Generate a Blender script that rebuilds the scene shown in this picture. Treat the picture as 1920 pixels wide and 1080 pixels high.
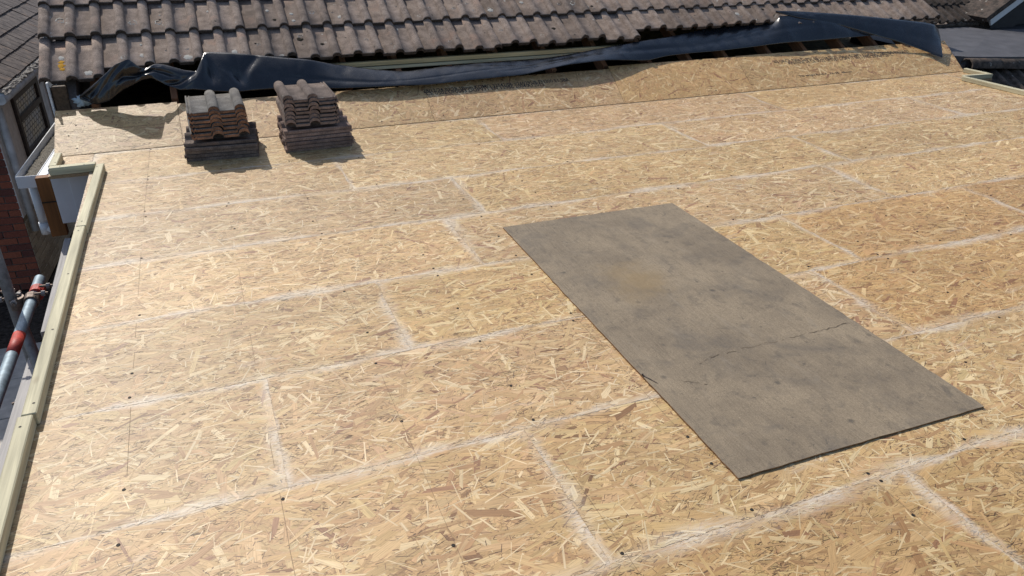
import bpy, bmesh, math, random
import numpy as np
from mathutils import Vector, Matrix, Euler

for o in list(bpy.data.objects):
    bpy.data.objects.remove(o)
SC = bpy.context.scene
COL = SC.collection
R = math.radians

# ------------------------------------------------------------------ camera
CAM_H = 1.5589
cam = bpy.data.cameras.new('camera')
camo = bpy.data.objects.new('camera', cam)
COL.objects.link(camo)
cam.sensor_width = 36.0
cam.lens = 36.0 * 1406.65 / 1920.0
cam.clip_start = 0.05
cam.clip_end = 500
yaw, pitch, roll = R(22.312), R(28.181), R(0.878)
fwd = Vector((math.sin(yaw) * math.cos(pitch), math.cos(yaw) * math.cos(pitch), -math.sin(pitch)))
rgt = Vector((math.cos(yaw), -math.sin(yaw), 0))
upv = rgt.cross(fwd)
r2 = math.cos(roll) * rgt + math.sin(roll) * upv
u2 = -math.sin(roll) * rgt + math.cos(roll) * upv
m = Matrix((r2, u2, -fwd)).transposed().to_4x4()
m.translation = Vector((0, 0, CAM_H))
camo.matrix_world = m
SC.camera = camo

# ------------------------------------------------------------------ light
SUN_EL, SUN_AZ = R(43.5), R(-16)      # azimuth from +Y towards +X
world = bpy.data.worlds.new('World')
SC.world = world
world.use_nodes = True
wn = world.node_tree
bg = wn.nodes['Background']
sky = wn.nodes.new('ShaderNodeTexSky')
sky.sky_type = 'NISHITA'
sky.sun_disc = False
sky.sun_elevation = SUN_EL
sky.sun_rotation = SUN_AZ
sky.air_density = 1.0
sky.dust_density = 1.5
wn.links.new(sky.outputs[0], bg.inputs[0])
bg.inputs[1].default_value = 0.135
tosun = Vector((math.sin(SUN_AZ) * math.cos(SUN_EL), math.cos(SUN_AZ) * math.cos(SUN_EL), math.sin(SUN_EL)))
sl = bpy.data.lights.new('sun', 'SUN')
sl.energy = 4.1
sl.angle = R(0.53)
sl.color = (1.0, 0.95, 0.87)
so = bpy.data.objects.new('sun', sl)
COL.objects.link(so)
so.rotation_euler = tosun.to_track_quat('Z', 'Y').to_euler()
so.location = (0, 0, 8)
SC.view_settings.view_transform = 'Standard'
SC.view_settings.look = 'None'
SC.view_settings.gamma = 1.0
SC.view_settings.exposure = 0.03
SC.view_settings.use_curve_mapping = False

rng = np.random.default_rng(7)
random.seed(11)

# ------------------------------------------------------------------ helpers
def tag(o, label=None, cat=None, group=None, kind=None):
    if label: o['label'] = label
    if cat:
        o['category'] = cat
        o['kind'] = 'thing'
    if group: o['group'] = group
    if kind: o['kind'] = kind
    return o

def empty(name, loc=(0, 0, 0), parent=None, rz=0.0):
    o = bpy.data.objects.new(name, None)
    COL.objects.link(o)
    o.empty_display_size = 0.1
    o.location = loc
    o.rotation_euler = (0, 0, rz)
    if parent: o.parent = parent
    return o

def link(name, me, parent=None, loc=None, rot=None):
    o = bpy.data.objects.new(name, me)
    COL.objects.link(o)
    if parent: o.parent = parent
    if loc is not None: o.location = loc
    if rot is not None: o.rotation_euler = rot
    return o

def pymesh(name, verts, faces, mats, smooth=False):
    me = bpy.data.meshes.new(name)
    me.from_pydata([tuple(v) for v in verts], [], [tuple(f) for f in faces])
    if not isinstance(mats, (list, tuple)): mats = [mats]
    for mm in mats: me.materials.append(mm)
    if smooth:
        me.polygons.foreach_set('use_smooth', [True] * len(me.polygons))
    me.update()
    return me

def bmmesh(name, bm, mats, smooth=False):
    bmesh.ops.recalc_face_normals(bm, faces=bm.faces)
    me = bpy.data.meshes.new(name)
    bm.to_mesh(me)
    bm.free()
    if not isinstance(mats, (list, tuple)): mats = [mats]
    for mm in mats: me.materials.append(mm)
    if smooth:
        me.polygons.foreach_set('use_smooth', [True] * len(me.polygons))
    return me

def bm_box(bm, lo, hi, mat=None, bevel=0.0):
    vs = [bm.verts.new((x, y, z)) for x in (lo[0], hi[0]) for y in (lo[1], hi[1]) for z in (lo[2], hi[2])]
    idx = [(0, 1, 3, 2), (4, 6, 7, 5), (0, 4, 5, 1), (2, 3, 7, 6), (0, 2, 6, 4), (1, 5, 7, 3)]
    fs = [bm.faces.new([vs[i] for i in f]) for f in idx]
    if mat is not None:
        for v in vs: v.co = mat @ v.co
    if bevel > 0:
        es = set()
        for f in fs:
            for e in f.edges: es.add(e)
        bmesh.ops.bevel(bm, geom=list(es), offset=bevel, segments=1, affect='EDGES')

def box_mesh(name, lo, hi, mats, bevel=0.0):
    bm = bmesh.new()
    bm_box(bm, lo, hi, None, bevel)
    return bmmesh(name, bm, mats)

def bm_tube(bm, a, b, r, n=20, r2_=None, caps=True):
    a, b = Vector(a), Vector(b)
    d = (b - a).normalized()
    x = d.orthogonal().normalized()
    y = d.cross(x)
    r2_ = r if r2_ is None else r2_
    A, B = [], []
    for i in range(n):
        t = 2 * math.pi * i / n
        w = math.cos(t) * x + math.sin(t) * y
        A.append(bm.verts.new(a + w * r))
        B.append(bm.verts.new(b + w * r2_))
    for i in range(n):
        j = (i + 1) % n
        bm.faces.new((A[i], A[j], B[j], B[i]))
    if caps:
        bm.faces.new(A[::-1])
        bm.faces.new(B)

def tube_mesh(name, a, b, r, mat, n=20, hollow=False):
    bm = bmesh.new()
    bm_tube(bm, a, b, r, n, caps=not hollow)
    if hollow:
        bm_tube(bm, a, b, r * 0.84, n, caps=False)
    me = bmmesh(name, bm, mat)
    for p in me.polygons:
        if len(p.vertices) == 4: p.use_smooth = True
    return me

# ------------------------------------------------------------------ materials
class NT:
    def __init__(self, name):
        self.m = bpy.data.materials.new(name)
        self.m.use_nodes = True
        self.t = self.m.node_tree
        self.b = self.t.nodes['Principled BSDF']
    def n(self, typ, **kw):
        nd = self.t.nodes.new(typ)
        for k, v in kw.items():
            if k.startswith('i_'):
                key = k[2:]
                key = int(key) if key.isdigit() else key.replace('_', ' ')
                s = nd.inputs[key]
                if hasattr(v, 'is_linked') or isinstance(v, bpy.types.NodeSocket): self.t.links.new(v, s)
                else: s.default_value = v
            else: setattr(nd, k, v)
        return nd
    def l(self, a, b): self.t.links.new(a, b)
    def math(self, op, a, b=None, c=None, clamp=False):
        nd = self.t.nodes.new('ShaderNodeMath')
        nd.operation = op
        nd.use_clamp = clamp
        for i, v in enumerate((a, b, c)):
            if v is None: continue
            if isinstance(v, bpy.types.NodeSocket): self.l(v, nd.inputs[i])
            else: nd.inputs[i].default_value = v
        return nd.outputs[0]
    def mix(self, fac, a, b, blend='MIX'):
        nd = self.t.nodes.new('ShaderNodeMix')
        nd.data_type = 'RGBA'
        nd.blend_type = blend
        for s, v in ((nd.inputs[0], fac), (nd.inputs[6], a), (nd.inputs[7], b)):
            if isinstance(v, bpy.types.NodeSocket): self.l(v, s)
            elif isinstance(v, (tuple, list)): s.default_value = tuple(v) + ((1,) if len(v) == 3 else ())
            else: s.default_value = v
        return nd.outputs[2]
    def ramp(self, fac, stops, interp='LINEAR'):
        nd = self.t.nodes.new('ShaderNodeValToRGB')
        cr = nd.color_ramp
        cr.interpolation = interp
        while len(cr.elements) < len(stops): cr.elements.new(0.5)
        for e, (p, c) in zip(cr.elements, stops):
            e.position = p
            e.color = (c, c, c, 1) if not isinstance(c, (tuple, list)) else tuple(c) + (1,)
        self.l(fac, nd.inputs[0])
        return nd.outputs[0]
    def smooth(self, v, a, b, lo=0.0, hi=1.0):
        nd = self.t.nodes.new('ShaderNodeMapRange')
        nd.interpolation_type = 'SMOOTHSTEP'
        self.l(v, nd.inputs[0])
        for i, x in enumerate((a, b, lo, hi)):
            if isinstance(x, bpy.types.NodeSocket): self.l(x, nd.inputs[i + 1])
            else: nd.inputs[i + 1].default_value = x
        return nd.outputs[0]
    def noise(self, vec, scale, detail=4.0, rough=0.55, dist=0.0):
        nd = self.t.nodes.new('ShaderNodeTexNoise')
        if vec is not None: self.l(vec, nd.inputs['Vector'])
        nd.inputs['Scale'].default_value = scale
        nd.inputs['Detail'].default_value = detail
        nd.inputs['Roughness'].default_value = rough
        nd.inputs['Distortion'].default_value = dist
        return nd.outputs[0]
    def mapping(self, vec, scale=(1, 1, 1), loc=(0, 0, 0), rot=(0, 0, 0)):
        nd = self.t.nodes.new('ShaderNodeMapping')
        self.l(vec, nd.inputs[0])
        nd.inputs['Location'].default_value = loc
        nd.inputs['Rotation'].default_value = rot
        nd.inputs['Scale'].default_value = scale
        return nd.outputs[0]
    def voro(self, vec, scale, feature='F1', rand=1.0):
        nd = self.t.nodes.new('ShaderNodeTexVoronoi')
        nd.feature = feature
        self.l(vec, nd.inputs['Vector'])
        nd.inputs['Scale'].default_value = scale
        nd.inputs['Randomness'].default_value = rand
        return nd
    def obj(self, randomize=False):
        tc = self.t.nodes.new('ShaderNodeTexCoord').outputs['Object']
        if not randomize: return tc
        oi = self.t.nodes.new('ShaderNodeObjectInfo')
        k = self.math('MULTIPLY', oi.outputs['Random'], 71.3)
        cx = self.t.nodes.new('ShaderNodeCombineXYZ')
        self.l(k, cx.inputs[0]); self.l(k, cx.inputs[1])
        va = self.t.nodes.new('ShaderNodeVectorMath')
        va.operation = 'ADD'
        self.l(tc, va.inputs[0]); self.l(cx.outputs[0], va.inputs[1])
        return va.outputs[0]
    def rand(self):
        return self.t.nodes.new('ShaderNodeObjectInfo').outputs['Random']
    def set(self, base=None, rough=None, spec=None, metal=None):
        for k, v in (('Base Color', base), ('Roughness', rough), ('Specular IOR Level', spec), ('Metallic', metal)):
            if v is None: continue
            s = self.b.inputs[k]
            if isinstance(v, bpy.types.NodeSocket): self.l(v, s)
            elif isinstance(v, (tuple, list)): s.default_value = tuple(v) + ((1,) if len(v) == 3 else ())
            else: s.default_value = v
        return self.m
    def bump(self, h, dist=0.002, strength=0.6):
        nd = self.t.nodes.new('ShaderNodeBump')
        nd.inputs['Strength'].default_value = strength
        nd.inputs['Distance'].default_value = dist
        self.l(h, nd.inputs['Height'])
        self.l(nd.outputs[0], self.b.inputs['Normal'])

def mat_osb(name, filler=True):
    k = NT(name)
    col = k.n('ShaderNodeAttribute', attribute_name='Col').outputs['Color']
    loc = k.n('ShaderNodeUVMap', uv_map='loc').outputs[0]
    size = k.n('ShaderNodeUVMap', uv_map='size').outputs[0]
    grain = k.n('ShaderNodeUVMap', uv_map='grain').outputs[0]
    g = k.noise(k.mapping(grain, (14, 330, 1)), 1.0, 3.0, 0.6)
    gcol = k.ramp(g, [(0.25, 0.62), (0.5, 1.0), (0.75, 1.22)])
    c = k.mix(1.0, col, gcol, 'MULTIPLY')
    oc = k.t.nodes.new('ShaderNodeObjectInfo').outputs['Color']
    c = k.mix(1.0, c, oc, 'MULTIPLY')
    # broad, patchy darkening and paling of the sheet
    ocd = k.obj(True)
    big = k.noise(ocd, 2.2, 3.0)
    c = k.mix(1.0, c, k.ramp(big, [(0.3, 0.90), (0.7, 1.08)]), 'MULTIPLY')
    if filler:
        sx = k.n('ShaderNodeSeparateXYZ'); k.l(loc, sx.inputs[0])
        ss = k.n('ShaderNodeSeparateXYZ'); k.l(size, ss.inputs[0])
        dx = k.math('MINIMUM', sx.outputs[0], k.math('SUBTRACT', ss.outputs[0], sx.outputs[0]))
        dy = k.math('MINIMUM', sx.outputs[1], k.math('SUBTRACT', ss.outputs[1], sx.outputs[1]))
        d = k.math('MINIMUM', dx, dy)
        wob = k.noise(ocd, 9.0, 4.0, 0.65)
        d2 = k.math('ADD', d, k.math('MULTIPLY', k.math('SUBTRACT', wob, 0.5), 0.036))
        wid = k.smooth(k.noise(ocd, 2.3, 2.0), 0.35, 0.68, 0.010, 0.070)
        band = k.smooth(k.math('DIVIDE', d2, wid), 0.0, 1.0, 1.0, 0.0)
        along = k.smooth(k.noise(ocd, 3.1, 2.0), 0.38, 0.62, 0.30, 1.0)
        fine = k.smooth(k.noise(k.mapping(loc, (30, 160, 1)), 1.0, 4.0, 0.7), 0.30, 0.62, 0.25, 1.0)
        fm = k.math('MULTIPLY', k.math('MULTIPLY', band, along), fine)
        # scuffs of the same dust elsewhere
        sc = k.smooth(k.noise(k.mapping(loc, (1.6, 5.0, 1), (3, 1, 0)), 2.0, 5.0, 0.7), 0.60, 0.78, 0.0, 0.45)
        fm = k.math('MAXIMUM', k.math('MULTIPLY', fm, 0.78), k.math('MULTIPLY', sc, fine))
        c = k.mix(fm, c, (0.64, 0.575, 0.48))
    ro = k.ramp(g, [(0.2, 0.58), (0.8, 0.48)])
    k.set(c, ro, 0.36)
    k.bump(g, 0.0006, 0.5)
    return k.m

def mat_tile(name, base, dark, lichen=1.0, warm=(0.20, 0.13, 0.09)):
    k = NT(name)
    v = k.obj(True)
    n1 = k.noise(v, 14, 5, 0.65)
    n2 = k.noise(v, 160, 3, 0.7)
    c = k.mix(k.smooth(n1, 0.3, 0.7), dark, base)
    c = k.mix(k.smooth(k.noise(v, 7, 3), 0.56, 0.74, 0, 0.5), c, warm)
    c = k.mix(1.0, c, k.ramp(n2, [(0.25, 0.42), (0.5, 1.0), (0.78, 1.6)]), 'MULTIPLY')
    rv = k.rand()
    c = k.mix(1.0, c, k.ramp(rv, [(0.0, 0.76), (1.0, 1.2)]), 'MULTIPLY')
    # lichen rings and blotches
    dv = k.t.nodes.new('ShaderNodeVectorMath'); dv.operation = 'ADD'
    nz = k.t.nodes.new('ShaderNodeTexNoise'); nz.inputs['Scale'].default_value = 30
    k.l(v, nz.inputs['Vector'])
    sc = k.t.nodes.new('ShaderNodeVectorMath'); sc.operation = 'SCALE'; sc.inputs['Scale'].default_value = 0.03
    k.l(nz.outputs['Color'], sc.inputs[0]); k.l(v, dv.inputs[0]); k.l(sc.outputs[0], dv.inputs[1])
    vo = k.voro(dv.outputs[0], 9.0)
    cr = k.n('ShaderNodeSeparateColor'); k.l(vo.outputs['Color'], cr.inputs[0])
    rad = k.math('MULTIPLY_ADD', cr.outputs[1], 0.13, 0.05)
    ring = k.smooth(k.math('ABSOLUTE', k.math('SUBTRACT', vo.outputs['Distance'], rad)), 0.018, 0.045, 1.0, 0.0)
    ring = k.math('MULTIPLY', ring, k.math('GREATER_THAN', cr.outputs[0], 0.58))
    ring = k.math('MULTIPLY', ring, k.smooth(k.noise(v, 45, 3), 0.42, 0.58))
    c = k.mix(k.math('MULTIPLY', ring, 0.75 * lichen), c, (0.48, 0.46, 0.41))
    v2 = k.voro(dv.outputs[0], 16.0)
    cr2 = k.n('ShaderNodeSeparateColor'); k.l(v2.outputs['Color'], cr2.inputs[0])
    blob = k.math('MULTIPLY', k.smooth(v2.outputs['Distance'], 0.10, 0.17, 1.0, 0.0), k.math('GREATER_THAN', cr2.outputs[0], 0.86))
    c = k.mix(k.math('MULTIPLY', blob, 0.8), c, (0.035, 0.03, 0.025))
    k.set(c, 0.92, 0.2)
    k.bump(k.math('ADD', k.math('MULTIPLY', n2, 0.6), n1), 0.0025, 0.7)
    return k.m

def mat_simple(name, col, rough=0.6, spec=0.4, var=0.12, scale=12.0, metal=0.0, bump=0.0, stretch=(1, 1, 1), detail=4):
    k = NT(name)
    v = k.mapping(k.obj(True), stretch)
    n1 = k.noise(v, scale, detail, 0.6)
    lo, hi = max(0.0, 1 - var * 1.6), 1 + var * 1.6
    c = k.mix(1.0, col, k.ramp(n1, [(0.25, lo), (0.75, hi)]), 'MULTIPLY')
    k.set(c, rough, spec, metal)
    if bump > 0: k.bump(n1, bump, 0.6)
    return k.m

def mat_timber(name, col, axis=1, dark=0.7, knots=True, rough=0.7):
    k = NT(name)
    v = k.obj(True)
    st = [60, 60, 60]; st[axis] = 2.2
    g = k.noise(k.mapping(v, st), 1.0, 5, 0.6, 0.4)
    st2 = [6, 6, 6]; st2[axis] = 1.2
    b = k.noise(k.mapping(v, st2), 1.0, 3)
    c = k.mix(1.0, col, k.ramp(g, [(0.3, dark), (0.7, 1.12)]), 'MULTIPLY')
    c = k.mix(1.0, c, k.ramp(b, [(0.3, 0.85), (0.7, 1.1)]), 'MULTIPLY')
    if knots:
        st3 = [9, 9, 9]; st3[axis] = 3.5
        vo = k.voro(k.mapping(v, st3), 1.0)
        cr = k.n('ShaderNodeSeparateColor'); k.l(vo.outputs['Color'], cr.inputs[0])
        kn = k.math('MULTIPLY', k.smooth(vo.outputs['Distance'], 0.04, 0.16, 1, 0), k.math('GREATER_THAN', cr.outputs[0], 0.75))
        c = k.mix(k.math('MULTIPLY', kn, 0.6), c, (col[0] * 0.35, col[1] * 0.25, col[2] * 0.2))
    k.set(c, rough, 0.3)
    k.bump(g, 0.0012, 0.5)
    return k.m

def mat_ply():
    k = NT('weathered_plywood')
    v = k.obj()
    g = k.noise(k.mapping(v, (190, 9.0, 40)), 1.0, 4, 0.7, 0.3)
    sp = k.noise(v, 260, 3, 0.75)
    b = k.noise(v, 2.6, 6, 0.70, 0.3)
    c = k.mix(k.smooth(b, 0.30, 0.70), (0.184, 0.1455, 0.102), (0.275, 0.217, 0.147))
    c = k.mix(1.0, c, k.ramp(g, [(0.25, 0.80), (0.5, 1.0), (0.75, 1.10)]), 'MULTIPLY')
    c = k.mix(1.0, c, k.ramp(sp, [(0.25, 0.58), (0.5, 1.0), (0.75, 1.34)]), 'MULTIPLY')
    scr = k.smooth(k.noise(k.mapping(v, (420, 5.0, 1)), 1.0, 3, 0.6), 0.60, 0.68, 0, 0.55)
    c = k.mix(scr, c, (0.075, 0.058, 0.044))
    # mould and water stains in several sizes
    for sc, lo, hi, am, cc in ((4.5, .48, .72, .55, (0.105, 0.092, 0.079)), (13.0, .52, .72, .50, (0.080, 0.070, 0.060)), (34.0, .60, .70, .55, (0.055, 0.05, 0.046))):
        st = k.smooth(k.noise(v, sc, 5, 0.68, 0.6), lo, hi, 0, am)
        c = k.mix(st, c, cc)
    # pale drag marks and dried mud
    dm = k.smooth(k.noise(k.mapping(v, (9, 3.5, 1), (4, 2, 0), (0, 0, .5)), 1.0, 6, 0.72, 0.8), 0.56, 0.72, 0, 0.45)
    c = k.mix(dm, c, (0.27, 0.225, 0.168))
    # round spots
    vo = k.voro(v, 11.0)
    cr = k.n('ShaderNodeSeparateColor'); k.l(vo.outputs['Color'], cr.inputs[0])
    so_ = k.math('MULTIPLY', k.smooth(k.math('ADD', vo.outputs['Distance'], k.math('MULTIPLY', k.noise(v, 60, 3), .14)), 0.12, 0.26, 1, 0), k.math('GREATER_THAN', cr.outputs[0], 0.72))
    c = k.mix(k.math('MULTIPLY', so_, 0.6), c, (0.052, 0.048, 0.045))
    # yellowish worn patch (a stain with its own shape)
    vm = k.t.nodes.new('ShaderNodeVectorMath'); vm.operation = 'DISTANCE'
    k.l(k.mapping(v, (1.0, 0.75, 0.0)), vm.inputs[0]); vm.inputs[1].default_value = (0.36, 0.92, 0)
    yl = k.smooth(k.math('ADD', vm.outputs['Value'], k.math('MULTIPLY', k.math('SUBTRACT', k.noise(v, 7, 5, .7), 0.5), 0.34)), 0.0, 0.20, 0.62, 0)
    c = k.mix(yl, c, (0.255, 0.178, 0.088))
    fl = k.smooth(k.noise(k.mapping(v, (90, 26, 1)), 1.0, 2), 0.73, 0.77, 0, 0.6)
    c = k.mix(fl, c, (0.36, 0.29, 0.20))
    k.set(c, 0.82, 0.25)
    k.bump(k.math('ADD', g, sp), 0.0012, 0.6)
    return k.m

def mat_membrane():
    k = NT('black_damp_proof_membrane')
    v = k.obj()
    n1 = k.noise(v, 9, 4, 0.6)
    n2 = k.noise(v, 900, 2, 0.5)
    dust = k.smooth(k.noise(k.mapping(v, (1, 1, 1)), 3.5, 5, 0.7), 0.45, 0.75, 0, 0.30)
    c = k.mix(dust, (0.010, 0.012, 0.016), (0.050, 0.056, 0.065))
    k.set(c, k.ramp(n1, [(0.3, 0.20), (0.7, 0.34)]), 0.7)
    k.bump(k.math('ADD', k.math('MULTIPLY', n2, 0.15), n1), 0.004, 0.5)
    return k.m

def mat_brick(name, a, b, c3):
    k = NT(name)
    v = k.obj(True)
    r = k.rand()
    c = k.ramp(r, [(0.0, a), (0.5, b), (1.0, c3)])
    n1 = k.noise(v, 60, 4, 0.7)
    c = k.mix(1.0, c, k.ramp(n1, [(0.25, 0.65), (0.75, 1.25)]), 'MULTIPLY')
    k.set(c, 0.9, 0.2)
    k.bump(n1, 0.003, 0.7)
    return k.m

M = {}
M['osb'] = mat_osb('oriented_strand_board')
M['osb_kick'] = mat_osb('oriented_strand_board_plain', False)
M['osb_edge'] = mat_simple('board_edge', (0.34, 0.23, 0.13), 0.8, 0.2, 0.3, 90, stretch=(1, 1, 5))
M['pencil'] = mat_simple('pencil', (0.19, 0.135, 0.09), 0.8, 0.2, 0.3, 60)
M['ink'] = mat_simple('printing_ink', (0.05, 0.045, 0.042), 0.8, 0.2, 0.35, 120)
M['hole'] = mat_simple('screw_recess', (0.02, 0.017, 0.014), 0.7, 0.3)
M['brass'] = mat_simple('screw_head', (0.16, 0.12, 0.06), 0.35, 0.5, 0.3, 200, 0.8)
M['tile'] = mat_tile('weathered_concrete_tile', (0.335, 0.260, 0.212), (0.185, 0.140, 0.112), 1.0, (0.30, 0.18, 0.125))
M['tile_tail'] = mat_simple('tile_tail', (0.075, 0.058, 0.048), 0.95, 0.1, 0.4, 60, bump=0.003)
M['tile_a'] = mat_tile('stacked_tile_grey', (0.21, 0.20, 0.185), (0.12, 0.11, 0.10), 0.5, (0.19, 0.16, 0.13))
M['tile_b'] = mat_tile('stacked_tile_brown', (0.19, 0.15, 0.13), (0.11, 0.085, 0.073), 0.6)
M['edge_orange'] = mat_tile('stacked_tile_edge_orange', (0.36, 0.175, 0.095), (0.16, 0.095, 0.065), 0.0, (0.16, 0.10, 0.07))
M['edge_pink'] = mat_tile('stacked_tile_edge_pink', (0.33, 0.235, 0.195), (0.18, 0.13, 0.105), 0.0, (0.22, 0.12, 0.09))
M['edge_dark'] = mat_tile('stacked_tile_edge_dark', (0.19, 0.145, 0.120), (0.10, 0.078, 0.066), 0.0, (0.20, 0.12, 0.08))
M['edge_mid'] = mat_tile('stacked_tile_edge_mid', (0.31, 0.215, 0.175), (0.17, 0.12, 0.10), 0.0, (0.28, 0.17, 0.13))
M['membrane'] = mat_membrane()
M['green'] = mat_timber('treated_batten', (0.58, 0.525, 0.35), 1, 0.6)
M['green_x'] = mat_timber('treated_batten_across', (0.58, 0.525, 0.35), 0, 0.6)
M['pale_x'] = mat_timber('pale_batten', (0.62, 0.50, 0.28), 0)
M['rafter'] = mat_timber('rafter_timber', (0.36, 0.17, 0.09), 1)
M['old_wood'] = mat_timber('old_timber', (0.115, 0.075, 0.045), 1, 0.4)
M['brown_post'] = mat_timber('stained_post', (0.22, 0.088, 0.026), 2, 0.55)
M['scaf_board'] = mat_timber('grey_scaffold_board', (0.42, 0.40, 0.385), 1, 0.65)
M['ply'] = mat_ply()
M['ply_edge'] = mat_simple('plywood_edge', (0.21, 0.115, 0.055), 0.85, 0.2, 0.4, 80)
M['crack'] = mat_simple('crack_in_veneer', (0.135, 0.104, 0.074), 0.9, 0.1)
M['white'] = mat_simple('white_upvc', (0.60, 0.62, 0.65), 0.4, 0.5, 0.05, 5)
M['white_dirty'] = mat_simple('dirty_white_paint', (0.60, 0.60, 0.60), 0.6, 0.4, 0.18, 9)
M['grit'] = mat_simple('gutter_grit', (0.16, 0.145, 0.12), 0.95, 0.1, 0.6, 140, bump=0.01)
M['grit_pale'] = mat_simple('pale_grit', (0.30, 0.285, 0.265), 0.95, 0.1, 0.55, 70, bump=0.01)
M['render'] = mat_simple('white_render', (0.80, 0.78, 0.76), 0.9, 0.2, 0.10, 20, bump=0.004)
M['brick'] = mat_brick('red_brick', (0.36, 0.115, 0.065), (0.27, 0.085, 0.055), (0.15, 0.06, 0.048))
M['mortar'] = mat_simple('mortar', (0.17, 0.14, 0.125), 0.95, 0.1, 0.2, 60)
M['cream'] = mat_brick('cream_painted_brick', (0.62, 0.54, 0.41), (0.54, 0.47, 0.36), (0.44, 0.37, 0.28))
M['cream_mortar'] = mat_simple('cream_painted_mortar', (0.36, 0.31, 0.23), 0.95, 0.1, 0.3, 30)
M['frame_brown'] = mat_simple('dark_window_frame', (0.055, 0.042, 0.038), 0.5, 0.4, 0.2, 20)
M['lead_cames'] = mat_simple('lead_cames', (0.14, 0.14, 0.13), 0.6, 0.4)
M['black_pipe'] = mat_simple('black_pipe', (0.018, 0.018, 0.02), 0.5, 0.4)
M['slate_tile'] = mat_tile('plain_roof_tile', (0.15, 0.125, 0.115), (0.065, 0.055, 0.055), 0.4)
M['galv'] = mat_simple('galvanised_steel', (0.22, 0.28, 0.32), 0.58, 0.4, 0.25, 26, 0.25)
M['galv_dark'] = mat_simple('weathered_steel', (0.26, 0.245, 0.235), 0.6, 0.4, 0.25, 40, 0.3)
M['rust'] = mat_simple('coupler_steel', (0.17, 0.13, 0.105), 0.6, 0.4, 0.4, 60, 0.5)
M['red'] = mat_simple('red_paint', (0.42, 0.05, 0.035), 0.55, 0.4, 0.3, 30)
M['lead'] = mat_simple('lead_sheet', (0.070, 0.068, 0.074), 0.7, 0.45, 0.22, 5, 0.0)
M['moss'] = mat_tile('mossy_ridge_tile', (0.11, 0.085, 0.07), (0.035, 0.03, 0.026), 1.0, (0.10, 0.055, 0.035))
M['dark_clad'] = mat_simple('dark_cladding', (0.03, 0.029, 0.032), 0.7, 0.3)
M['loft'] = mat_simple('loft_insulation', (0.10, 0.075, 0.035), 0.95, 0.1, 0.5, 10, bump=0.02)
M['soil'] = mat_simple('dark_soil', (0.060, 0.050, 0.042), 0.98, 0.1, 0.5, 26, bump=0.02)
M['paving'] = mat_simple('concrete_slab', (0.50, 0.47, 0.42), 0.9, 0.2, 0.15, 12, bump=0.002)
M['bag'] = mat_simple('pale_blue_plastic', (0.42, 0.52, 0.58), 0.3, 0.5, 0.15, 20)
gk = NT('leaded_glass')
gk.set(gk.mix(gk.smooth(gk.noise(gk.obj(), 5, 2), 0.35, 0.65), (0.74, 0.68, 0.52), (0.58, 0.62, 0.64)), 0.25, 0.4)  # pale reflections on the panes painted into the base colour
M['glass'] = gk.m
lk = NT('orange_lichen')
lk.set(lk.mix(lk.noise(lk.obj(), 90, 3), (0.40, 0.20, 0.02), (0.62, 0.34, 0.05)), 0.95, 0.1)
M['lichen'] = lk.m
lp = NT('pale_lichen')
lp.set(lp.mix(lp.noise(lp.obj(), 120, 3), (0.34, 0.32, 0.28), (0.56, 0.54, 0.49)), 0.95, 0.1)
M['lichen_pale'] = lp.m
M['moss_dark'] = mat_simple('dark_moss', (0.022, 0.019, 0.014), 0.98, 0.1, 0.4, 90)

# ------------------------------------------------------------------ strand-board sheets
PAL = np.array([
    (0.57, 0.405, 0.215), (0.52, 0.355, 0.180), (0.47, 0.305, 0.145), (0.43, 0.268, 0.125),
    (0.62, 0.465, 0.265), (0.38, 0.228, 0.108), (0.49, 0.315, 0.175), (0.34, 0.195, 0.095),
    (0.26, 0.140, 0.066), (0.18, 0.090, 0.042)]) * np.array((1.01, 0.975, 0.93))
PAL = PAL + (np.array((0.48, 0.325, 0.165)) - PAL) * np.array([.46] * 8 + [.25, .1])[:, None]
PW = np.array([.17, .20, .18, .13, .07, .10, .08, .045, .022, .008])
PW = PW / PW.sum()

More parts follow.
